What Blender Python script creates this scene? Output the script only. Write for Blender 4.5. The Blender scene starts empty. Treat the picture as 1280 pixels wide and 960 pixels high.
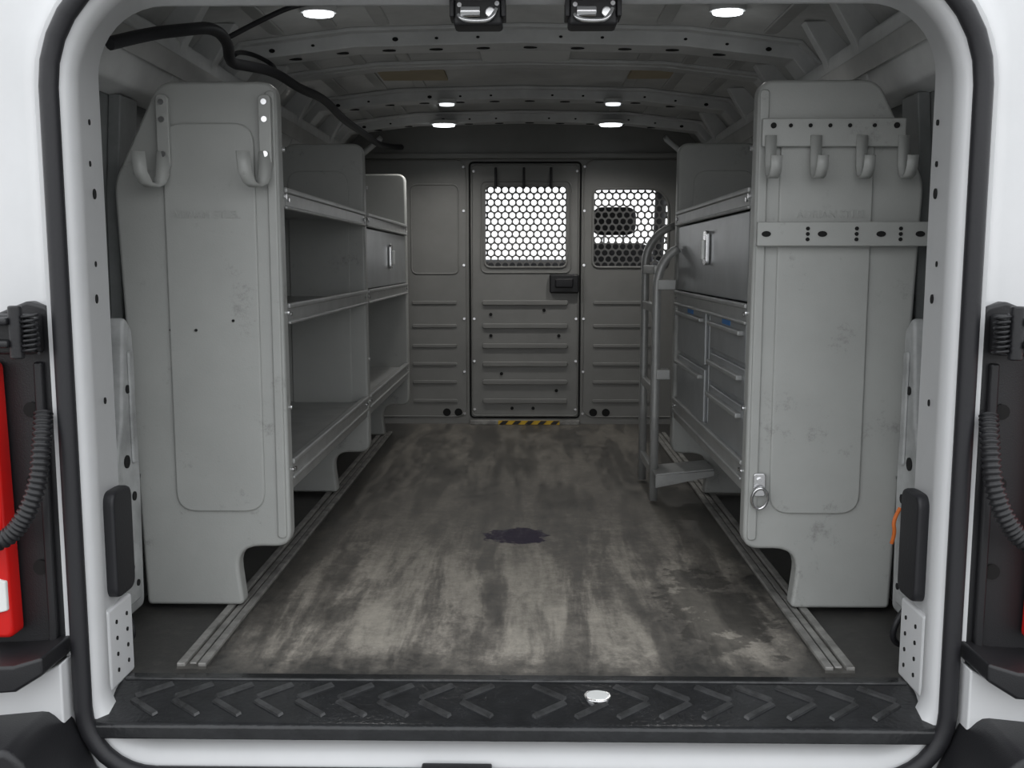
import bpy, bmesh, math, random
from mathutils import Vector
random.seed(4)
scene = bpy.context.scene
scene.view_settings.view_transform = 'Standard'

# ---------------------------------------------------------------- materials
def mat(name, col, rough=0.5, metal=0.0, var=0.0, vscale=6.0, bump=0.0, bscale=80.0, emit=0.0, col2=None, spec=0.5, dirt=None):
    m = bpy.data.materials.new(name); m.use_nodes = True
    nt = m.node_tree; b = nt.nodes['Principled BSDF']
    b.inputs['Base Color'].default_value = (*col, 1)
    b.inputs['Roughness'].default_value = rough
    b.inputs['Metallic'].default_value = metal
    b.inputs['Specular IOR Level'].default_value = spec
    if emit:
        b.inputs['Emission Color'].default_value = (*col, 1)
        b.inputs['Emission Strength'].default_value = emit
    tc = nt.nodes.new('ShaderNodeTexCoord')
    last = None
    if var or col2:
        n = nt.nodes.new('ShaderNodeTexNoise'); n.inputs['Scale'].default_value = vscale
        n.inputs['Detail'].default_value = 6; n.inputs['Roughness'].default_value = .62
        nt.links.new(tc.outputs['Object'], n.inputs['Vector'])
        r = nt.nodes.new('ShaderNodeValToRGB')
        r.color_ramp.elements[0].position = .34; r.color_ramp.elements[1].position = .66
        c2 = col2 if col2 else tuple(c*(1-var) for c in col)
        r.color_ramp.elements[0].color = (*c2, 1); r.color_ramp.elements[1].color = (*col, 1)
        nt.links.new(n.outputs['Fac'], r.inputs['Fac']); last = r.outputs['Color']
        nt.links.new(last, b.inputs['Base Color'])
    if dirt and last:
        mp = nt.nodes.new('ShaderNodeMapping'); mp.inputs['Location'].default_value = (3.1, 1.7, .6)
        nt.links.new(tc.outputs['Object'], mp.inputs['Vector'])
        n = nt.nodes.new('ShaderNodeTexNoise'); n.inputs['Scale'].default_value = 7.5
        n.inputs['Detail'].default_value = 12; n.inputs['Roughness'].default_value = .82
        nt.links.new(mp.outputs['Vector'], n.inputs['Vector'])
        mr = nt.nodes.new('ShaderNodeMapRange'); mr.inputs[1].default_value = .575; mr.inputs[2].default_value = .68
        mr.inputs[4].default_value = dirt
        nt.links.new(n.outputs['Fac'], mr.inputs[0])
        mx = nt.nodes.new('ShaderNodeMixRGB'); nt.links.new(mr.outputs[0], mx.inputs[0]); nt.links.new(last, mx.inputs[1])
        mx.inputs[2].default_value = (.08, .075, .068, 1)
        nt.links.new(mx.outputs[0], b.inputs['Base Color'])
    if bump:
        n2 = nt.nodes.new('ShaderNodeTexNoise'); n2.inputs['Scale'].default_value = bscale
        nt.links.new(tc.outputs['Object'], n2.inputs['Vector'])
        bp = nt.nodes.new('ShaderNodeBump'); bp.inputs['Strength'].default_value = bump
        bp.inputs['Distance'].default_value = .002
        nt.links.new(n2.outputs['Fac'], bp.inputs['Height'])
        nt.links.new(bp.outputs['Normal'], b.inputs['Normal'])
    return m

WHITE = mat('white_body_paint', (.71,.715,.725), .28, var=.07, vscale=5)
WHITE_IN = mat('white_inner_paint', (.70,.705,.70), .4, var=.20, vscale=7, bump=.05)
QUART = mat('quarter_panel_paint', (.50,.51,.51), .45, var=.45, vscale=9, dirt=.5)
ROOF = mat('bare_roof_paint', (.55,.55,.535), .30, var=.32, vscale=4, bump=.05, bscale=12)
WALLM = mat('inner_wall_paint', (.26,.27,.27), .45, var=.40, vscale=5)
GREY = mat('grey_powder_coat', (.395,.402,.388), .40, var=.07, vscale=9, bump=.12, bscale=350, dirt=.48)
SHELF = mat('galvanised_shelf', (.40,.405,.40), .38, .30, var=.18, vscale=14, dirt=.35)
CAB = mat('brushed_cabinet_steel', (.42,.435,.445), .33, .5, var=.15, vscale=11)
PART = mat('partition_grey', (.245,.244,.234), .42, var=.12, vscale=6, bump=.1, bscale=300)
PARTD = mat('partition_dark', (.16,.16,.157), .5)
BLACK = mat('black_plastic', (.014,.014,.016), .42, bump=.2, bscale=400)
RUBBER = mat('black_rubber_seal', (.016,.016,.019), .5, bump=.15, bscale=200)
DARK = mat('dark_hole', (.008,.008,.008), .9)
SILL = mat('sill_plastic', (.024,.025,.027), .22, bump=.35, bscale=120, var=.4, vscale=20)
RIB = mat('sill_rib_highlight', (.060,.061,.063), .22, bump=.2, bscale=120, var=.6, vscale=25)  # lighter copy of the sill plastic, rib highlights put into the colour
CHROME = mat('chrome', (.75,.75,.76), .18, 1.0)
ALU = mat('worn_aluminium_track', (.42,.41,.39), .5, .35, var=.5, vscale=22)
ALUD = mat('track_channel_dirt', (.12,.115,.105), .7, .1, var=.5, vscale=30)
RED = mat('red_lens', (.62,.012,.010), .12)
BLUE = mat('blue_label', (.05,.20,.50), .5)
YEL = mat('yellow_tape', (.80,.50,.03), .5)
TAN = mat('tan_foam_pad', (.50,.42,.29), .8, var=.15)
LAMP = mat('lamp_lens', (.92,.97,1.0), .3, emit=5)
LAMP2 = mat('lamp_lens_dim', (.92,.97,1.0), .3, emit=1.4)
CABIN = mat('cabin_trim', (.05,.05,.052), .8)
SEAT = mat('seat_cloth', (.06,.06,.064), .9)
CLEARG = mat('pale_plate', (.78,.79,.78), .5)
ASPH = mat('asphalt', (.24,.24,.235), .9, var=.25, vscale=3)
ORANGE = mat('orange_wire', (.75,.18,.03), .5)

def floor_mat():
    m = bpy.data.materials.new('worn_floor_mat'); m.use_nodes = True
    nt = m.node_tree; N = nt.nodes; L = nt.links; b = N['Principled BSDF']
    tc = N.new('ShaderNodeTexCoord')
    def noise(scale, sc3, det=6, ro=.65, dist=0, off=(0,0,0)):
        mp = N.new('ShaderNodeMapping'); mp.inputs['Scale'].default_value = sc3; mp.inputs['Location'].default_value = off
        L.new(tc.outputs['Object'], mp.inputs['Vector'])
        n = N.new('ShaderNodeTexNoise'); n.inputs['Scale'].default_value = scale
        n.inputs['Detail'].default_value = det; n.inputs['Roughness'].default_value = ro
        n.inputs['Distortion'].default_value = dist
        L.new(mp.outputs['Vector'], n.inputs['Vector']); return n.outputs['Fac']
    def mth(op, a, bb, clamp=False):
        x = N.new('ShaderNodeMath'); x.operation = op; x.use_clamp = clamp
        for i, v in enumerate((a, bb)):
            if isinstance(v, (int, float)): x.inputs[i].default_value = v
            else: L.new(v, x.inputs[i])
        return x.outputs[0]
    def mr(v, a, bb, c=0, d=1):
        x = N.new('ShaderNodeMapRange'); x.interpolation_type = 'SMOOTHSTEP'
        L.new(v, x.inputs[0]); x.inputs[1].default_value = a; x.inputs[2].default_value = bb
        x.inputs[3].default_value = c; x.inputs[4].default_value = d
        return x.outputs[0]
    sp = N.new('ShaderNodeSeparateXYZ'); L.new(tc.outputs['Object'], sp.inputs[0])
    X, Y = sp.outputs['X'], sp.outputs['Y']
    streak = noise(1.0, (8.5, 1.3, 1), 6, .62, .35, (1.3,0,0))
    thin = noise(1.0, (30, 3.0, 1), 5, .65, .3, (5,2,0))
    blot = noise(5.0, (1, .8, 1), 12, .8, .1)
    fine = noise(38, (1, 1, 1), 10, .9)
    ax = mth('ABSOLUTE', X, 0)
    jit = mth('MULTIPLY', mth('SUBTRACT', blot, .5), .5)
    mx = mr(mth('ADD', ax, jit), .64, .46)
    my1 = mr(mth('ADD', Y, mth('MULTIPLY', mth('SUBTRACT', streak, .5), 2.6)), 3.2, 2.35)
    my2 = mr(mth('ADD', Y, mth('MULTIPLY', jit, .8)), 1.70, 1.90)
    wear = mth('MULTIPLY', mth('MULTIPLY', mx, mth('ADD', mth('MULTIPLY', my1, .52), .48)), my2)
    s1 = mr(streak, .43, .58)
    s2 = mr(blot, .38, .62)
    s3 = mr(thin, .38, .62)
    f = mth('MULTIPLY', wear, mth('ADD', mth('ADD', mth('ADD', mth('MULTIPLY', s1, .46), mth('MULTIPLY', s2, .26)), mth('MULTIPLY', s3, .12)), .13))
    f = mth('ADD', f, mth('MULTIPLY', mth('SUBTRACT', fine, .5), 1.1), True)
    cr = N.new('ShaderNodeValToRGB')
    e = cr.color_ramp.elements
    e[0].position = 0; e[0].color = (.046, .045, .043, 1)
    e[1].position = 1; e[1].color = (.52, .48, .415, 1)
    x = e.new(.32); x.color = (.165, .153, .135, 1)
    L.new(f, cr.inputs['Fac'])
    col = cr.outputs[0]
    def stain(cx, cy, rx, ry, c, amt, ns=16, k=3.2):
        nonlocal col
        dx = mth('DIVIDE', mth('SUBTRACT', X, cx), rx); dy = mth('DIVIDE', mth('SUBTRACT', Y, cy), ry)
        dd = mth('ADD', mth('MULTIPLY', dx, dx), mth('MULTIPLY', dy, dy))
        dd = mth('ADD', dd, mth('MULTIPLY', mth('SUBTRACT', noise(ns, (1, 1, 1)), .5), k))
        sm = mr(dd, 1.15, .65, 0, amt)
        mix = N.new('ShaderNodeMixRGB'); L.new(sm, mix.inputs[0]); L.new(col, mix.inputs[1])
        mix.inputs[2].default_value = (*c, 1); col = mix.outputs[0]
    stain(-.005, 2.70, .095, .078, (.016,.007,.036), 1, 15, 4)
    stain(.44, 2.12, .11, .26, (.040,.038,.035), .60, 14, 7)
    L.new(col, b.inputs['Base Color'])
    ro = mr(f, 0, .6, .36, .66); L.new(ro, b.inputs['Roughness'])
    bp = N.new('ShaderNodeBump'); bp.inputs['Strength'].default_value = .5; bp.inputs['Distance'].default_value = .003
    L.new(fine, bp.inputs['Height']); L.new(bp.outputs[0], b.inputs['Normal'])
    return m
FLOOR = floor_mat()

# ---------------------------------------------------------------- helpers
def link(ob, m=None, parent=None, smooth=False):
    scene.collection.objects.link(ob)
    if m: ob.data.materials.append(m)
    if parent: ob.parent = parent
    if smooth and ob.type == 'MESH':
        for p in ob.data.polygons: p.use_smooth = True
    return ob
def empty(name):
    e = bpy.data.objects.new(name, None); e.empty_display_size = .1
    scene.collection.objects.link(e); return e
def mesh(name, v, f, m, parent=None, bevel=0, smooth=False, seg=2):
    me = bpy.data.meshes.new(name); me.from_pydata([tuple(p) for p in v], [], f); me.update()
    bm = bmesh.new(); bm.from_mesh(me); bmesh.ops.recalc_face_normals(bm, faces=bm.faces); bm.to_mesh(me); bm.free()
    ob = link(bpy.data.objects.new(name, me), m, parent, smooth)
    if bevel:
        bv = ob.modifiers.new('bevel', 'BEVEL'); bv.width = bevel; bv.segments = seg; bv.limit_method = 'ANGLE'
        bv.angle_limit = math.radians(40)
        for p in me.polygons: p.use_smooth = True
        ob.modifiers.new('wn', 'WEIGHTED_NORMAL')
    return ob
def box(name, x0, x1, y0, y1, z0, z1, m, parent=None, bevel=0, seg=2):
    v = [(x, y, z) for x in (x0, x1) for y in (y0, y1) for z in (z0, z1)]
    f = [(0,1,3,2),(4,6,7,5),(0,4,5,1),(2,3,7,6),(0,2,6,4),(1,5,7,3)]
    return mesh(name, v, f, m, parent, bevel, seg=seg)
def fillet(pts, rads, n=6):
    out = []; N = len(pts)
    for i in range(N):
        p = Vector(pts[i]); a = Vector(pts[i-1]); c = Vector(pts[(i+1) % N]); r = rads[i] if isinstance(rads, (list, tuple)) else rads
        if r <= 0: out.append(tuple(p)); continue
        d1 = (a-p).normalized(); d2 = (c-p).normalized()
        ang = d1.angle(d2); t = min(r/math.tan(ang/2), (a-p).length*.49, (c-p).length*.49)
        s = p+d1*t; e = p+d2*t
        for k in range(n+1):
            u = k/n; q = s*(1-u)**2+p*2*u*(1-u)+e*u*u
            out.append(tuple(q))
    return out
def prism(name, pts, a, b, m, parent=None, axis='y', bevel=0, seg=2):
    n = len(pts)
    def P(p, t):
        return (p[0], t, p[1]) if axis == 'y' else ((t, p[0], p[1]) if axis == 'x' else (p[0], p[1], t))
    v = [P(p, a) for p in pts]+[P(p, b) for p in pts]
    f = [tuple(range(n)), tuple(range(2*n-1, n-1, -1))]+[(i, (i+1) % n, n+(i+1) % n, n+i) for i in range(n)]
    return mesh(name, v, f, m, parent, bevel, seg=seg)
def rect(x0, x1, z0, z1): return [(x0, z0), (x1, z0), (x1, z1), (x0, z1)]
def tube(name, pts, r, m, parent=None, cyclic=False, smooth=True, flat=None):
    cu = bpy.data.curves.new(name, 'CURVE'); cu.dimensions = '3D'
    s = cu.splines.new('NURBS' if smooth else 'POLY'); s.points.add(len(pts)-1)
    for i, p in enumerate(pts): s.points[i].co = (*p, 1)
    if smooth: s.order_u = 3; s.use_endpoint_u = True
    s.use_cyclic_u = cyclic; cu.bevel_depth = r; cu.bevel_resolution = 3; cu.resolution_u = 8; cu.use_fill_caps = True
    return link(bpy.data.objects.new(name, cu), m, parent)
def cyl(name, c, r, h, m, parent=None, axis='y', n=20, sx=1, bevel=0):
    v = []; 
    for t in (-h/2, h/2):
        for k in range(n):
            a = 2*math.pi*k/n; p, q = math.cos(a)*r*sx, math.sin(a)*r
            v.append({'y': (c[0]+p, c[1]+t, c[2]+q), 'x': (c[0]+t, c[1]+p, c[2]+q), 'z': (c[0]+p, c[1]+q, c[2]+t)}[axis])
    f = [tuple(range(n)), tuple(range(2*n-1, n-1, -1))]+[(i, (i+1) % n, n+(i+1) % n, n+i) for i in range(n)]
    return mesh(name, v, f, m, parent, bevel)
def multi(name, parts, m, parent=None, bevel=0):
    v = []; f = []
    for (x0, x1, y0, y1, z0, z1) in parts:
        o = len(v); v += [(x, y, z) for x in (x0, x1) for y in (y0, y1) for z in (z0, z1)]
        f += [tuple(o+i for i in q) for q in [(0,1,3,2),(4,6,7,5),(0,4,5,1),(2,3,7,6),(0,2,6,4),(1,5,7,3)]]
    return mesh(name, v, f, m, parent, bevel)
def discs(name, cs, m, parent, axis='y', h=.003, n=12):
    v = []; f = []
    for (x, y, z, r, *s) in cs:
        s = s[0] if s else 1; o = len(v)
        for t in (-h/2, h/2):
            for k in range(n):
                a = 2*math.pi*k/n; p, q = math.cos(a)*r*s, math.sin(a)*r
                v.append({'y': (x+p, y+t, z+q), 'x': (x+t, y+p, z+q), 'z': (x+p, y+q, z+t)}[axis])
        f += [tuple(o+i for i in range(n)), tuple(o+i for i in range(2*n-1, n-1, -1))]+[(o+i, o+(i+1) % n, o+n+(i+1) % n, o+n+i) for i in range(n)]
    return mesh(name, v, f, m, parent)
def ribbon(name, pts, w, th, m, parent=None):
    w = Vector(w)/2; v = []; f = []
    for p in pts: v += [Vector(p)-w, Vector(p)+w]
    for i in range(len(pts)-1): f.append((2*i, 2*i+1, 2*i+3, 2*i+2))
    ob = mesh(name, v, f, m, parent, smooth=True)
    s = ob.modifiers.new('s', 'SOLIDIFY'); s.thickness = th; s.offset = 0
    return ob
def text(name, body, loc, size, m, parent):
    cu = bpy.data.curves.new(name, 'FONT'); cu.body = body; cu.size = size; cu.extrude = .0012; cu.align_x = 'CENTER'
    ob = link(bpy.data.objects.new(name, cu), m, parent); ob.location = loc; ob.rotation_euler = (math.pi/2, 0, 0)
    return ob

# ---------------------------------------------------------------- van cross-section
HALF = [(.885,-.02),(.892,.5),(.888,.9),(.872,1.12),(.835,1.27),(.755,1.355),(.45,1.392),(0,1.402)]
SEC = HALF+[(-x, z) for x, z in HALF[-2::-1]]
def offset(sec, d):
    out = []
    for i, p in enumerate(sec):
        a = Vector(sec[max(i-1, 0)]); c = Vector(sec[min(i+1, len(sec)-1)]); t = (c-a).normalized()
        n = Vector((-t.y, t.x))
        out.append((p[0]+n.x*d, p[1]+n.y*d))
    return out
def sheet(name, sec, y0, y1, m, parent=None, ny=1):
    v = []; f = []; n = len(sec)
    for j in range(ny+1):
        y = y0+(y1-y0)*j/ny
        v += [(x, y, z) for x, z in sec]
    for j in range(ny):
        for i in range(n-1):
            f.append((j*n+i, j*n+i+1, (j+1)*n+i+1, (j+1)*n+i))
    ob = mesh(name, v, f, m, parent, smooth=True)
    s = ob.modifiers.new('s', 'SOLIDIFY'); s.thickness = .006; s.offset = 0
    return ob
Y0, Y1 = 1.81, 4.64
ceiling = sheet('ceiling', SEC[3:-3], Y0, Y1+1.2, ROOF)
wall_right = sheet('wall_right', SEC[:4], Y0, Y1+.02, WALLM)
wall_left = sheet('wall_left', SEC[-4:], Y0, Y1+.02, WALLM)

def bow(name, sec, y0, y1, d, m, parent, bevel=.004):
    inn = offset(sec, d); out = offset(sec, .004)
    n = len(sec); v = []; f = []
    for y in (y0, y1):
        v += [(x, y, z) for x, z in out]+[(x, y, z) for x, z in inn]
    for i in range(n-1):
        f += [(i, i+1, n+i+1, n+i), (2*n+i+1, 2*n+i, 3*n+i, 3*n+i+1), (n+i, n+i+1, 3*n+i+1, 3*n+i), (i+1, i, 2*n+i, 2*n+i+1)]
    f += [(0, n, 3*n, 2*n), (n-1, 2*n-1+0, 4*n-1, 3*n-1)]
    return mesh(name, v, f, m, parent, bevel)
def dens(sec, k=3):
    o = []
    for i in range(len(sec)-1):
        a = Vector(sec[i]); b = Vector(sec[i+1])
        for j in range(k): o.append(tuple(a.lerp(b, j/k)))
    o.append(sec[-1]); return o
roofsec = SEC[4:-4]
def zroof(x):
    x = abs(x)
    return 1.402-.010*x/.45 if x < .45 else 1.392-.037*(x-.45)/.305
for k, (y, w, d) in enumerate([(2.76, .10, .050), (3.22, .05, .018), (3.70, .09, .046), (4.28, .08, .046)]):
    p = empty('trim_%d' % (k+1)); 
    bow('bow_web', roofsec, y, y+w, d, WHITE_IN, p)
    bow('bow_flange', roofsec, y-.030, y+.004, .014, WHITE_IN, p, .002)
    bow('bow_flange', roofsec, y+w-.004, y+w+.03, .014, WHITE_IN, p, .002)
    if d > .03:
        hs = []
        for i in (-6,-5,-3,-2,-1,1,2,4,5,6):
            x = i*.112
            hs.append((x, y-.0005, zroof(x)-.032, .0055 if i % 3 == 0 else .0033, 1.5))
        discs('punched_holes', hs, DARK, p)
        discs('underside_holes', [(i*.13+.03, y+w*.5, zroof(i*.13+.03)-d-.0005, .011, 1.7) for i in range(-5, 5)], DARK, p, axis='z')
for s, nm in ((1, 'trim_5'), (-1, 'trim_6')):
    p = empty(nm)
    rail = [(s*.872, 1.115), (s*.815, 1.130), (s*.800, 1.155), (s*.765, 1.235), (s*.765, 1.265), (s*.83, 1.275)]
    prism('cant_rail', rail, Y0+.03, 4.60, WHITE_IN, p, bevel=.008)
    prism('cant_rail_bead', [(s*.782,1.185),(s*.774,1.18),(s*.760,1.225),(s*.768,1.229)], Y0+.03, 4.60, ROOF, p, bevel=.003)
    discs('rail_holes', [(s*(.770), y, 1.25, .007, 1.6) for y in [1.95+.31*i for i in range(9)]], DARK, p, axis='x')
    for y in (2.30, 2.52, 3.05, 3.45, 4.0):
        prism('gusset', [(s*.86,1.13),(s*.80,1.14),(s*.755,1.26),(s*.70,1.35),(s*.76,1.352),(s*.83,1.27)], y, y+.035, WHITE_IN, p, bevel=.004)
for k, y in enumerate((1.87, 2.14, 3.30, 3.9, 4.42)):
    for s in (1, -1):
        p = empty('trim_%d' % (7+2*k+(s > 0)))
        sec = SEC[:4] if s > 0 else SEC[-4:]
        bow('wall_post', sec, y, y+.09, .032, WALLM, p)
        discs('post_holes', [(s*.857, y+.045, z, .012) for z in (.22, .40, .62, .8)], DARK, p, axis='x')
for s in (1, -1):
    q = empty('quarter_inner_panel')
    prism('panel_sheet', fillet([(1.92,.02),(2.075,.02),(2.075,.30),(2.075,.62),(2.03,.66),(2.0,.44),(1.92,.24)], .02), *sorted((s*.812, s*.848)), QUART, q, axis='x', bevel=.008)
    prism('panel_boss', fillet([(1.94,.05),(2.04,.05),(2.03,.17),(1.96,.20)], .02), *sorted((s*.800, s*.814)), QUART, q, axis='x', bevel=.006)
    prism('panel_slot_rib', fillet(rect(2.035,2.06,.34,.58), .01), *sorted((s*.806, s*.814)), QUART, q, axis='x', bevel=.004)
    discs('panel_holes', [(s*.811,2.01,.35,.014),(s*.811,1.98,.27,.008),(s*.811,2.04,.27,.010),(s*.799,1.98,.13,.012),(s*.799,2.01,.09,.007),(s*.811,2.03,.50,.009)], DARK, q, axis='x')
rp = empty('roof_insulation_pad')
for x, y in ((-.36, 3.38), (.47, 3.36)):
    box('pad', x-.11, x+.11, y-.09, y+.09, 1.380, 1.388, TAN, rp)
box('roof_reflection_plate', -.12, .15, 2.90, 3.17, 1.384, 1.390, CLEARG, None, .002)  # pale plate added in place of the bright reflection on the roof skin
sw = empty('trim_20')
for x in (-.64, -.50, -.36, .38, .52, .66):
    zz = zroof(x)
    for (a, b) in ((1.90, 2.70), (2.90, 3.18), (3.30, 3.64), (3.84, 4.22)):
        prism('swage', fillet(rect(x-.02, x+.02, a, b), .018, 4), zz-.009, zz-.001, ROOF, sw, axis='z', bevel=.004)

floor = box('floor', -.885, .885, 1.72, Y1+1.6, -.03, 0, FLOOR)

for s in (1, -1):
    pts = fillet([(2.24, 0), (2.34, .24), (2.96, .24), (3.06, 0)], [0, .12, .12, 0])
    x0, x1 = (.72, .845) if s > 0 else (-.845, -.72)
    prism('wheel_arch', pts, x0, x1, WALLM, None, axis='x', bevel=.015)

# ---------------------------------------------------------------- rear body and opening
def loop(hw, zt, zb, rt, rb, y, n=10):
    out = []
    for (cx, cz, r, a0) in ((-hw+rb, zb+rb, rb, 180), (hw-rb, zb+rb, rb, 270), (hw-rt, zt-rt, rt, 0), (-hw+rt, zt-rt, rt, 90)):
        for k in range(n+1):
            a = math.radians(a0+90*k/n); out.append((cx+r*math.cos(a), y, cz+r*math.sin(a)))
    return out
def loft(name, loops, m, parent=None, closed_ring=True):
    n = len(loops[0]); v = [p for l in loops for p in l]; f = []
    for j in range(len(loops)-1):
        for i in range(n):
            k = (i+1) % n; f.append((j*n+i, j*n+k, (j+1)*n+k, (j+1)*n+i))
    return mesh(name, v, f, m, parent, smooth=True)
body = empty('van_body')
loft('outer_shell', [loop(1.02,1.52,-.40,.24,.1,4.7), loop(1.02,1.52,-.40,.24,.1,2.0), loop(1.0,1.50,-.40,.24,.1,1.80),
     loop(.95,1.46,-.40,.24,.1,1.70), loop(.86,1.38,-.33,.24,.1,1.655), loop(.80,1.30,-.20,.22,.12,1.64), loop(.768,1.265,-.135,.22,.12,1.62), loop(.760,1.26,-.13,.22,.12,1.60)], WHITE, body)
loft('door_jamb', [loop(.760,1.26,-.13,.22,.12,1.60), loop(.720,1.225,-.095,.19,.11,1.604), loop(.712,1.217,-.07,.18,.10,1.618), loop(.713,1.214,-.06,.175,.09,1.655),
     loop(.722,1.212,-.055,.155,.08,1.672), loop(.727,1.205,-.055,.125,.06,1.765), loop(.731,1.205,-.055,.12,.06,1.775), loop(.75,1.215,-.055,.13,.06,1.782),
     loop(.90,1.415,-.06,.15,.06,1.815)], WHITE, body)
seal = tube('door_seal', [(x, 1.592, z) for x, _, z in loop(.733,1.238,-.112,.20,.12,0,8)], .0150, RUBBER, None, cyclic=True, smooth=False)
hs = []
for s in (-1, 1):
    for z, r in ((1.0,.005),(.93,.005),(.88,.009),(.76,.005),(.70,.008),(.52,.006)):
        hs.append((s*.7255, 1.722+random.uniform(-.02,.02), z, r, .7))
discs('jamb_holes', hs, DARK, body, axis='x', h=.006)
for s in (-1, 1):
    a, b = sorted((s*.718, s*.732))
    pl = box('lower_jamb_plate', a-.002, b+.002, 1.67, 1.775, .0, .15, WHITE, body, .006)
    discs('plate_holes', [(s*.7155, yy, zz, .004, .8) for yy in (1.70, 1.745) for zz in (.03,.06,.09,.12)], DARK, body, axis='x')
for s in (-1, 1):
    a, b = sorted((s*.704, s*.728))
    prism('rubber_stop_pad', fillet(rect(1.685, 1.77, .165, .36), .025), a, b, RUBBER, None, axis='x', bevel=.006)

# sill
sill = empty('sill_plate')
prism('sill_body', [(1.80,-.004),(1.735,.002),(1.725,.002),(1.60,-.018),(1.59,-.024),(1.588,-.046),(1.60,-.046),(1.62,-.03),(1.80,-.02)], -.722, .722, SILL, sill, axis='x', bevel=.003)
def slope_z(y): return .002-(1.725-y)/.125*.020
v = []; f = []
def bar(x0, y0, x1, y1, w, h=.004):
    d = Vector((x1-x0, y1-y0)).normalized(); n = Vector((-d.y, d.x))*w/2
    o = len(v); c = [Vector((x0,y0))-n, Vector((x1,y1))-n, Vector((x1,y1))+n, Vector((x0,y0))+n]
    for p in c: v.append((p.x, p.y, slope_z(p.y)-.002))
    for p in c:
        q = p.lerp(Vector(((x0+x1)/2,(y0+y1)/2)), .08); v.append((q.x, q.y, slope_z(q.y)+h))
    f.extend([(o+4,o+5,o+6,o+7)]+[(o+i, o+(i+1)%4, o+4+(i+1)%4, o+4+i) for i in range(4)])
for s in (-1, 1):
    for i in range(9):
        x = .035+i*.073
        if not (s > 0 and i == 1): bar(s*x, 1.710, s*(x+.058), 1.668, .011)
        bar(s*(x+.058), 1.660, s*x, 1.616, .011)
mesh('chevron_treads', v, f, RIB, sill)
box('tread_rim', -.715, .715, 1.722, 1.729, .000, .005, RIB, sill, .002)
badge = empty('sill_lamp')
cyl('lamp_rim', (.150, 1.680, -.0080), .025, .011, CHROME, badge, 'z', 28, bevel=.002)
cyl('lamp_lens', (.150, 1.680, -.0072), .020, .011, CLEARG, badge, 'z', 28, bevel=.002)
lk = empty('floor_latch_striker')
box('striker_plate', -.155, -.035, 1.575, 1.597, -.115, -.088, BLACK, lk, .003)
box('striker_slot', -.125, -.105, 1.570, 1.577, -.108, -.095, CHROME, lk)
box('striker_slot', -.085, -.065, 1.570, 1.577, -.108, -.095, CHROME, lk)

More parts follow.
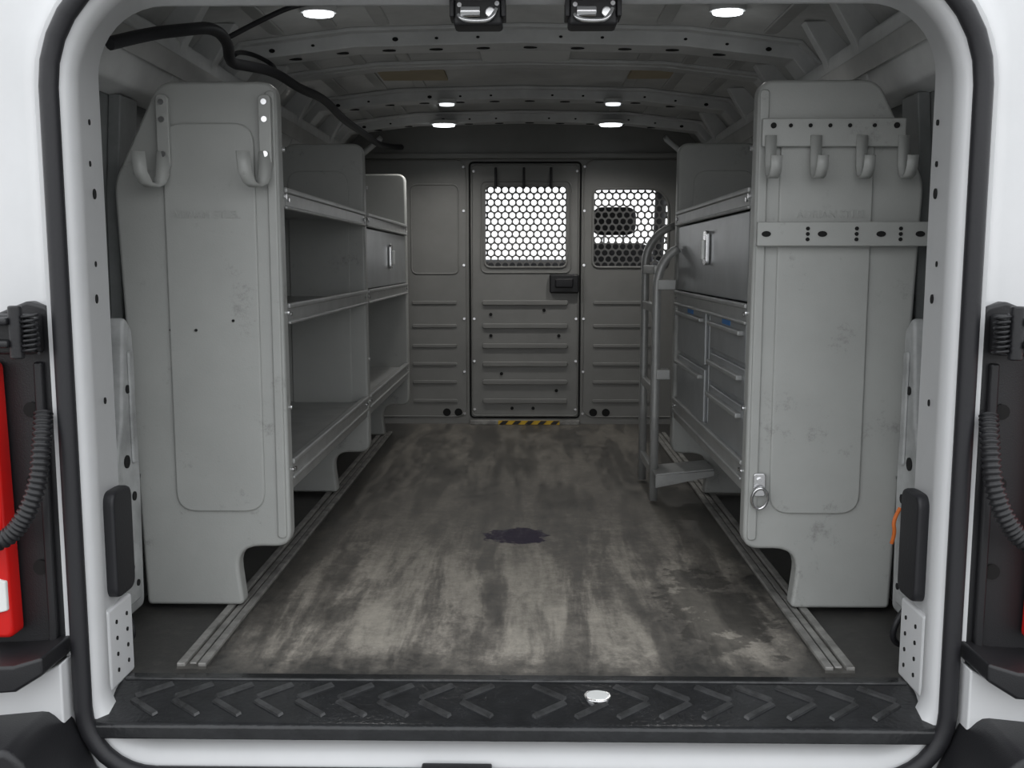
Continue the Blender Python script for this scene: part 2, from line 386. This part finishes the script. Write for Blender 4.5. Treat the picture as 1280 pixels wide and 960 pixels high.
# outer corner details
for s in (-1, 1):
    rec = empty('hinge_pillar_trim')
    prism('black_recess', fillet([(s*.762,.085),(s*.90,.085),(s*.90,.66),(s*.80,.70),(s*.762,.69)], .015), 1.612, 1.66, BLACK, rec, bevel=.006)
    box('inner_rib', *sorted((s*.775, s*.79)), 1.600, 1.62, .12, .60, BLACK, rec, .004)
    discs('trim_holes', [(s*.80, 1.610, .25, .013), (s*.80, 1.610, .52, .013), (s*.805, 1.61, .40, .010)], DARK, rec, h=.006)
    hg = empty('door_hinge')
    box('hinge_leaf', *sorted((s*.772, s*.86)), 1.575, 1.612, .615, .680, BLACK, hg, .006)
    box('hinge_arm', *sorted((s*.80, s*.90)), 1.545, 1.58, .628, .640, BLACK, hg, .004)
    box('hinge_arm_upper', *sorted((s*.80, s*.90)), 1.545, 1.58, .664, .676, BLACK, hg, .004)
    cyl('hinge_pin', (s*.793, 1.562, .652), .011, .085, BLACK, hg, 'z', bevel=.003)
    tube('hinge_spring', [(s*.772+.012*math.cos(t*1.3), 1.565+.012*math.sin(t*1.3), .618+.0016*t) for t in range(40)], .0025, BLACK, hg, smooth=False)
    discs('hinge_bolts', [(s*.785, 1.573, .63, .006), (s*.785, 1.573, .668, .006), (s*.84, 1.573, .652, .007)], CHROME, hg)
    tl = empty('tail_light')
    x0 = .832 if s < 0 else .852
    prism('lens', fillet([(s*x0,.14),(s*(x0+.10),.14),(s*(x0+.10),.62),(s*(x0+.008),.60)], .012), 1.565, 1.61, RED, tl, bevel=.01)
    prism('clear_insert', fillet([(s*(x0+.004),.19),(s*(x0+.09),.17),(s*(x0+.09),.27),(s*(x0+.004),.24)], .004), 1.560, 1.57, CLEARG, tl, bevel=.004)
    path = [Vector(p) for p in [(s*.768,1.585,.52),(s*.762,1.56,.47),(s*.765,1.545,.41),(s*.785,1.535,.355),(s*.82,1.53,.32),(s*.90,1.53,.30)]]
    pts = []
    for i in range(len(path)-1):
        for k in range(26): 
            t = k/26; p0 = path[max(i-1,0)]; p1 = path[i]; p2 = path[i+1]; p3 = path[min(i+2,len(path)-1)]
            pts.append(.5*((2*p1)+(-p0+p2)*t+(2*p0-5*p1+4*p2-p3)*t*t+(-p0+3*p1-3*p2+p3)*t**3))
    cu = bpy.data.curves.new('cable_conduit', 'CURVE'); cu.dimensions = '3D'; sp = cu.splines.new('POLY'); sp.points.add(len(pts)-1)
    for i, p in enumerate(pts): sp.points[i].co = (*p, 1); sp.points[i].radius = 1.0 if (i//2) % 2 else .78
    cu.bevel_depth = .0155; cu.bevel_resolution = 4; cu.use_fill_caps = True
    link(bpy.data.objects.new('cable_conduit', cu), BLACK)
    bp = empty('rear_bumper')
    prism('upper_ledge', [(s*.752,.135),(s*.752,.105),(s*.80,.075),(s*1.0,.06),(s*1.0,.11),(s*.80,.12)], 1.50, 1.62, BLACK, bp, bevel=.006)
    prism('bumper_corner', [(s*.752,-.005),(s*.775,.018),(s*1.0,-.005),(s*1.0,-.35),(s*.70,-.35),(s*.70,-.13)], 1.42, 1.60, BLACK, bp, bevel=.012)
    prism('painted_corner', [(s*.752,.10),(s*.80,.074),(s*1.0,.06),(s*1.0,-.05),(s*.752,-.05)], 1.56, 1.62, WHITE, bp, bevel=.004)

# upper latches hanging from the header
for x in (-.062, .135):
    l = empty('door_latch')
    box('latch_bracket', x-.042, x+.042, 1.745, 1.80, 1.165, 1.235, BLACK, l, .006)
    box('latch_ear', x-.048, x-.040, 1.740, 1.79, 1.178, 1.23, BLACK, l, .002)
    box('latch_ear', x+.040, x+.048, 1.740, 1.79, 1.178, 1.23, BLACK, l, .002)
    cyl('latch_roller', (x-.012, 1.738, 1.185), .009, .034, CHROME, l, 'x', bevel=.002)
    cyl('latch_pivot', (x+.022, 1.740, 1.184), .009, .012, CHROME, l, 'y', bevel=.002)
    tube('latch_claw', [(x-.032,1.737,1.180),(x-.028,1.732,1.171),(x,1.730,1.168),(x+.026,1.732,1.171),(x+.032,1.738,1.190)], .0038, CHROME, l)
    discs('latch_bolts', [(x-.031,1.744,1.198,.004),(x+.033,1.744,1.200,.004)], CHROME, l)

# lamps
def lamp(x, y, z, r, p, m=LAMP):
    e = empty('ceiling_lamp')
    cyl('lamp_body', (x, y, z), r*1.25, .016, WHITE_IN, e, 'z', 28, 1.35, .003)
    cyl('lamp_lens', (x, y, z-.010), r, .010, m, e, 'z', 28, 1.35, .003)
    ld = bpy.data.lights.new('lamp_light', 'SPOT'); ld.energy = p; ld.shadow_soft_size = .03; ld.color = (1,.98,.95)
    ld.spot_size = math.radians(150); ld.spot_blend = .8
    lo = bpy.data.objects.new('lamp_light', ld); scene.collection.objects.link(lo); lo.location = (x, y, z-.03); lo.parent = e
lamp(-.485, 2.48, 1.372, .027, 1.5); lamp(.505, 2.48, 1.372, .027, 1.5)
for x in (-.33, .37): lamp(x, 4.24, 1.345, .034, 8)
for x in (-.27, .33): lamp(x, 3.66, 1.340, .020, 2, LAMP2)

tube('wiring_harness', [(-.76,1.90,1.17),(-.72,1.98,1.205),(-.68,2.08,1.235),(-.655,2.2,1.268),(-.66,2.32,1.262),(-.69,2.42,1.235),(-.672,2.5,1.245),(-.64,2.66,1.26),(-.62,2.85,1.248),(-.60,3.1,1.262),(-.60,3.4,1.24),(-.606,3.88,1.255),(-.60,4.3,1.25),(-.55,4.55,1.28)], .013, RUBBER)
tube('wiring_branch', [(-.66,2.30,1.265),(-.58,2.34,1.32),(-.50,2.38,1.365),(-.35,2.40,1.372),(-.2,2.37,1.376),(-.08,2.40,1.378),(0,2.38,1.38)], .006, RUBBER)
tube('wiring_branch', [(-.64,2.66,1.262),(-.66,2.74,1.29),(-.70,2.70,1.31),(-.72,2.6,1.30),(-.70,2.5,1.27)], .006, RUBBER)

# ---------------------------------------------------------------- shelving
def panel_outline(s):
    p = [(.815,.012),(.600,.012),(.615,.145),(.492,.145),(.497,1.135),(.742,1.135),(.845,.93)]
    r = [.012,.012,.05,.035,.035,.05,.10]
    return fillet([(s*x, z) for x, z in p], r)
def end_panel(parent, s, y, pad=True, flange=False):
    prism('end_panel', panel_outline(s), y, y+.045, GREY, parent, bevel=.014, seg=3)
    if pad:
        x0, x1 = sorted((s*.545, s*.738))
        prism('stamped_field', fillet(rect(x0, x1, .225, 1.05), .045), y-.006, y+.002, GREY, parent, bevel=.006, seg=3)
    if flange:
        x0, x1 = sorted((s*.500, s*.520))
        prism('edge_flange', fillet(rect(x0, x1, .165, 1.115), .009), y-.005, y+.002, GREY, parent, bevel=.004, seg=3)
def shelf(parent, s, y0, y1, z, lip=.04):
    xo = .83 if z < 1 else .78; xi = .500
    a, b = sorted((s*xi, s*xo))
    box('shelf_tray', a, b, y0, y1, z-.004, z, SHELF, parent)
    a, b = sorted((s*(xi-.004), s*(xi+.012)))
    box('shelf_lip', a, b, y0, y1, z-.024, z+lip-.022, SHELF, parent, .004)
    a, b = sorted((s*(xi-.010), s*(xi)))
    box('lip_bead', a, b, y0, y1, z+lip-.032, z+lip-.020, SHELF, parent, .003)
    box('lip_bead_lower', a, b, y0, y1, z-.026, z-.018, SHELF, parent, .003)
    discs('lip_bolts', [(s*(xi-.006), y0+.02, z-.005, .005), (s*(xi-.006), y1-.02, z-.005, .005)], CHROME, parent, axis='x', h=.006)
def backs(parent, s, y0, y1):
    a, b = sorted((s*.832, s*.836))
    box('back_sheet', a, b, y0, y1, .27, .93, GREY, parent)
ZT, ZM, ZB = .902, .655, .312
UA, UB, UC = 2.09, 3.17, 4.25
def unit(s, y0, y1, flange):
    u = empty('shelving_unit')
    end_panel(u, s, y0, True, flange)
    for z in (ZT, ZM, ZB): shelf(u, s, y0+.046, y1-.001, z)
    backs(u, s, y0+.046, y1-.001)
    a, b = sorted((s*.497, s*.511))
    box('base_skirt', a, b, y0+.046, y1-.001, ZB-.050, ZB-.018, SHELF, u, .004)
    return u
u1 = unit(-1, UA, UB, True)
u2 = unit(-1, UB, UC, False)
end_panel(u2, -1, UC, False)
u3 = unit(1, UA, UB, True)
end_panel(u3, 1, UB, True)
for (u, s, ys) in ((u1, -1, (UA,)), (u2, -1, (UB,)), (u3, 1, (UA,))):
    for y in ys:
        discs('flange_bolts', [(s*.492, y+.03, z, .0055) for z in (ZB, ZM, ZT, .45, 1.0)], CHROME, u, axis='x', h=.008)
for u, x in ((u1, -.650), (u3, .655)):
    text('stamped_lettering', 'ADRIAN STEEL', (x, 2.0835, .855), .022, GREY, u)
c = empty('cabinet_door'); 
box('door_leaf', -.512, -.500, UB+.06, UC-.02, ZM+.022, ZT-.028, CAB, c, .004)
def latch(par, s, y, z):
    a, b = sorted((s*.497, s*.487))
    prism('latch_plate', fillet(rect(y-.022, y+.022, z-.045, z+.045), .012), a, b, CHROME, par, axis='x', bevel=.002)
    a, b = sorted((s*.487, s*.478))
    box('latch_paddle', a, b, y-.010, y+.010, z-.03, z+.022, CLEARG, par, .003)
latch(c, -1, 3.74, .785)
c = empty('cabinet_door')
box('door_leaf', .500, .512, UA+.06, UB-.02, ZM+.022, ZT-.028, CAB, c, .004)
latch(c, 1, 2.62, .80)
def drawers(y0, y1, splits):
    d = empty('drawer_cabinet')
    box('carcass', .512, .80, y0, y1, ZB+.004, ZM-.006, CAB, d, .003)
    for z0, z1 in splits:
        box('drawer_front', .502, .5125, y0+.008, y1-.008, z0+.006, z1-.006, CAB, d, .003)
        prism('drawer_pull', [(y0+.03, z1-.034), (y1-.03, z1-.034), (y1-.03, z1-.022), (y0+.03, z1-.022)], .488, .503, SHELF, d, axis='x', bevel=.003)
    z1 = splits[-1][1]
    box('label', .500, .5025, (y0+y1)/2-.045, (y0+y1)/2+.045, z1-.020, z1+.004, BLUE, d)
drawers(2.16, 2.60, [(.322,.45),(.45,.535),(.535,.635)])
drawers(2.66, 3.15, [(.322,.48),(.48,.635)])
hr = empty('hook_rail')
box('rail_plate', .503, .795, 2.070, 2.080, .998, 1.055, GREY, hr, .003)
discs('rail_holes', [(x, 2.069, 1.04, .004) for x in (.56,.60,.64,.68,.73)]+[(.525,2.069,1.04,.006),(.775,2.069,1.04,.006)], DARK, hr)
for x in (.520, .612, .705, .790):
    ribbon('hook', [(x,2.067,1.02),(x,2.065,.96),(x,2.058,.942),(x,2.044,.934),(x,2.028,.938),(x,2.018,.952),(x,2.014,.975)], (.022,0,0), .005, GREY, hr)
pr = empty('perforated_rail')
box('rail_plate', .497, .850, 2.062, 2.078, .796, .846, GREY, pr, .003)
box('rail_spacer', .56, .74, 2.077, 2.086, .80, .84, GREY, pr)
hs = []
for i, x in enumerate((.515,.60,.63,.70,.75,.79,.83)): hs += [(x,2.0615,.832,.004),(x,2.0615,.821,.004),(x,2.0615,.810,.004)] if i % 2 else [(x,2.0615,.821,.006,1.6)]
discs('rail_holes', hs, DARK, pr)
dr = empty('tie_down_ring')
prism('ring_plate', fillet(rect(.508,.534,.265,.315), .006), 2.076, 2.086, CHROME, dr, bevel=.002)
tube('ring', [(.521+.017*math.cos(a), 2.070-.006*math.sin(a), .262+.024*math.sin(a)) for a in [i*math.pi/8 for i in range(16)]], .0035, CHROME, dr, cyclic=True)
cyl('ring_bolt', (.521,2.074,.300), .006, .008, CHROME, dr)
for x, sg in ((-.730, -1), (-.518, 1)):
    h = empty('ladder_hook')
    prism('hook_strap', fillet(rect(x-.013, x+.013, .955, 1.105), .010), 2.072, 2.084, GREY, h, bevel=.002)
    discs('hook_bolts', [(x,2.070,z,.006) for z in (1.09,1.055,.985)], CHROME, h, h=.006)
    ribbon('hook', [(x,2.072,.99),(x-.002,2.066,.94),(x-.006,2.056,.924),(x-.014,2.040,.918),(x-.022,2.026,.924),(x-.028,2.016,.945),(x-.030,2.012,.985)], (.024,.012,0), .006, GREY, h)
discs('panel_rivets', [(-.735,2.086,.62,.003),(-.68,2.082,.62,.003),(-.60,2.082,.64,.003)], DARK, u1)

# floor tracks
for s in (-1, 1):
    t = empty('floor_track')
    x = s*.610
    box('track_base', x-.028, x+.028, 1.775, 4.35, .0, .005, ALUD, t)
    multi('track_flanges', [(x-.028,x-.012,1.775,4.35,.004,.012),(x+.012,x+.028,1.775,4.35,.004,.012)], ALU, t, .002)
    box('track_insert', x-.007, x+.007, 1.785, 4.34, .004, .009, ALU, t, .002)

tube('loose_cable', [(.80,1.90,.14),(.775,1.86,.12),(.735,1.84,.08),(.73,1.85,.035),(.77,1.87,.012),(.82,1.90,.012)], .006, RUBBER)
tube('loose_cable', [(-.80,1.92,.10),(-.765,1.87,.07),(-.75,1.86,.03),(-.78,1.88,.012),(-.83,1.90,.012)], .006, RUBBER)
tube('orange_wiring', [(.808,2.04,.25),(.790,2.03,.225),(.797,2.03,.20),(.792,2.035,.175)], .004, ORANGE)

# hand truck
ht = empty('hand_truck')
for y, top, rr in ((3.09, .80, .088), (3.40, .88, .13)):
    pts = [(.425, z) for z in (0.01, .3, .6, top-.12)]
    arc = [(.425+rr*(1-math.cos(a)), top-.12+.13*math.sin(a)) for a in [i*math.radians(75)/7 for i in range(1, 8)]]
    ribbon('side_rail', [(x, y, z) for x, z in pts+arc], (0, .034, 0), .024, SHELF, ht)
for z in (.10, .36, .62, .74):
    box('cross_bar', .416, .434, 3.09, 3.40, z-.014, z+.014, SHELF, ht, .003)
for z, L in ((.70,.482),(.42,.470)):
    box('side_bracket', .425, L, 3.070, 3.12, z-.022, z+.010, SHELF, ht, .003)
prism('toe_plate', [(.42, .105),(.60,.125),(.60,.131),(.42,.113)], 3.00, 3.14, SHELF, ht, bevel=.002)
prism('toe_plate_flange', [(.42, .070),(.60,.108),(.60,.125),(.42,.108)], 2.995, 3.00, SHELF, ht, bevel=.001)

# ---------------------------------------------------------------- partition
part = empty('bulkhead_partition')
PY = 4.64
outer = offset(dens(SEC,2), .003)
main = prism('partition_panel', outer, PY, PY+.025, PART, part)
wins = [fillet(rect(-.178,.205,.74,1.115), .03), fillet(rect(.325,.675,.74,1.10), [.03,.03,.10,.03])]
for w in wins:
    cut = prism('cutter', w, PY-.05, PY+.08, PART)
    md = main.modifiers.new('b', 'BOOLEAN'); md.object = cut; md.solver = 'EXACT'; md.operation = 'DIFFERENCE'
    dg = bpy.context.evaluated_depsgraph_get()
    nm = bpy.data.meshes.new_from_object(main.evaluated_get(dg)); main.modifiers.clear(); main.data = nm
    bpy.data.objects.remove(cut)
for p in main.data.polygons: p.use_smooth = False
def perforated(x0, x1, z0, z1, pitch=.0335, r=.0135):
    v = []; f = []; row = 0; z = z0; h = pitch/math.sqrt(3)
    while z < z1:
        x = x0+(pitch/2 if row % 2 else 0)
        while x < x1:
            o = len(v)
            for k in range(12):
                a = math.radians(30*k+30); R = h if k % 2 == 0 else pitch/2
                v.append((x+R*math.cos(a), PY+.027, z+R*math.sin(a)))
            for k in range(12):
                a = math.radians(30*k+30); v.append((x+r*math.cos(a), PY+.027, z+r*math.sin(a)))
            for k in range(12): f.append((o+k, o+(k+1)%12, o+12+(k+1)%12, o+12+k))
            x += pitch
        z += pitch*math.sqrt(3)/2; row += 1
    ob = mesh('perforated_screen', v, f, PARTD, part)
    s = ob.modifiers.new('s', 'SOLIDIFY'); s.thickness = .002
perforated(-.20,.23,.72,1.14); perforated(.30,.70,.72,1.125)
for w in wins:
    tube('window_rim', [(x, PY-.001, z) for x, z in w], .006, PART, part, cyclic=True, smooth=False)
def outline(name, x0, x1, z0, z1, r=.02, th=.004, m=PARTD, y=PY):
    tube(name, [(x, y, z) for x, z in fillet(rect(x0, x1, z0, z1), r)], th, m, part, cyclic=True, smooth=False)
outline('door_gap', -.247, .268, .03, 1.22, .02, .0045, DARK)
outline('door_flange', -.238, .259, .04, 1.21, .02, .0035, PART, PY-.004)
outline('window_field', -.195, .222, .715, 1.135, .03, .004, PART, PY-.001)
outline('left_emboss', -.52, -.30, .71, 1.12, .03, .004, PART)
outline('left_panel_edge', -.86, -.262, .035, 1.23, .06, .004, PART)
outline('right_panel_edge', .283, .86, .035, 1.23, .06, .004, PART)
for z in (.575,.466,.372,.286,.200,.110):
    prism('pressed_rib', fillet(rect(-.19, .212, z-.012, z+.012), .011), PY-.012, PY+.002, PART, part, bevel=.004)
for z in (.575,.466,.372,.286,.200,.110):
    for a, b in ((-.52,-.31), (.33,.60)):
        prism('pressed_rib', fillet(rect(a, b, z-.008, z+.008), .007), PY-.006, PY+.002, PART, part, bevel=.003)
discs('drain_holes', [(-.36,PY-.002,.055,.019),(-.305,PY-.002,.055,.019),(.335,PY-.002,.055,.019),(.395,PY-.002,.055,.019)], DARK, part)
discs('partition_bolts', [(x,PY-.003,z,.006) for x in (-.275,.285) for z in (.05,.25,.5,.75,1.0,1.2)]+[(x,PY-.003,z,.006) for x in (-.228,.25) for z in (.07,.3,.5,1.18)], CHROME, part)
discs('slot_holes', [(x,PY-.003,z,.008) for x,z in ((-.05,.075),(.05,.075),(-.15,.42),(.17,.42),(-.15,.52),(.1,.54),(-.1,.24),(.16,.16))], DARK, part)
box('door_latch_plate', .125, .262, PY-.03, PY, .620, .708, BLACK, part, .008)
box('door_latch_handle', .150, .235, PY-.045, PY-.028, .645, .690, RUBBER, part, .008)
for x in (-.125, .005, .13):
    tube('strap', [(x,PY-.012,1.195),(x,PY-.02,1.17),(x,PY-.02,1.10)], .006, BLACK, part)
box('upper_header', -.80, .80, PY-.03, PY, 1.235, 1.262, PART, part, .006)
th = empty('hazard_threshold')
box('threshold_bar', -.25, .27, PY-.035, PY, .0, .022, ALU, th, .003)
box('tape', -.115, .175, PY-.037, PY-.034, .002, .021, YEL, th)
for i in range(5):
    x = -.11+i*.06
    prism('tape_stripe', [(x,.003),(x+.028,.003),(x+.045,.020),(x+.017,.020)], PY-.039, PY-.036, BLACK, th)
for s in (-1, 1):
    ribbon('pillar_trim', [(s*.62,4.40,1.30),(s*.70,4.42,1.24),(s*.76,4.44,1.12),(s*.80,4.46,.95)], (0,.05,.02), .02, WHITE_IN)

# ---------------------------------------------------------------- cab
cabf = empty('cab_interior')
box('dashboard', -.85, .85, 5.75, 6.25, .1, .78, CABIN, cabf, .08)
box('cab_header', -.85, .85, 5.75, 5.85, 1.32, 1.40, CABIN, cabf, .02)
for s in (-1, 1):
    tube('windscreen_pillar', [(s*.84, 6.3, .70), (s*.80, 5.8, 1.36)], .035, CABIN, cabf, smooth=False)
    box('door_trim', *sorted((s*.86, s*.90)), 4.70, 6.2, 0, .82, CABIN, cabf, .02)
tube('mirror_stalk', [(0,5.8,1.34),(0,5.75,1.26)], .01, CABIN, cabf)
box('mirror', -.11, .11, 5.72, 5.75, 1.22, 1.28, CABIN, cabf, .01)
for x in (-.46, .46):
    s = empty('cab_seat')
    prism('backrest', fillet([(x-.23,.35),(x+.23,.35),(x+.19,.86),(x-.19,.86)], .08), 5.02, 5.14, SEAT, s, bevel=.03)
    box('cushion', x-.25, x+.25, 5.10, 5.55, .25, .42, SEAT, s, .05)
    prism('headrest', fillet(rect(x-.11, x+.11, .90, 1.04), .05), 5.03, 5.12, SEAT, s, bevel=.03)
    tube('headrest_post', [(x-.05,5.08,.84),(x-.05,5.08,.92)], .008, CHROME, s); tube('headrest_post', [(x+.05,5.08,.84),(x+.05,5.08,.92)], .008, CHROME, s)
    box('seat_base', x-.2, x+.2, 5.08, 5.5, 0, .26, CABIN, s, .02)

g = box('ground', -40, 40, -40, 60, -.75, -.70, ASPH)

# ---------------------------------------------------------------- world
w = bpy.data.worlds.new('overcast'); scene.world = w; w.use_nodes = True
nt = w.node_tree; bg = nt.nodes['Background']
tc = nt.nodes.new('ShaderNodeTexCoord'); sx = nt.nodes.new('ShaderNodeSeparateXYZ')
nt.links.new(tc.outputs['Generated'], sx.inputs[0])
r = nt.nodes.new('ShaderNodeValToRGB'); nt.links.new(sx.outputs['Z'], r.inputs['Fac'])
r.color_ramp.elements[0].color = (.88,.89,.90,1); r.color_ramp.elements[1].color = (.94,.97,1,1); r.color_ramp.elements[1].position = .6
nt.links.new(r.outputs['Color'], bg.inputs['Color']); bg.inputs['Strength'].default_value = 1.75

# ---------------------------------------------------------------- camera
cd = bpy.data.cameras.new('camera'); cam = bpy.data.objects.new('camera', cd); scene.collection.objects.link(cam)
cd.lens = 34.68; cd.sensor_width = 36; cd.clip_start = .05
cam.location = (.025, 0, .763)
cam.rotation_euler = (math.radians(90-7.03), 0, math.radians(.93))
scene.camera = cam
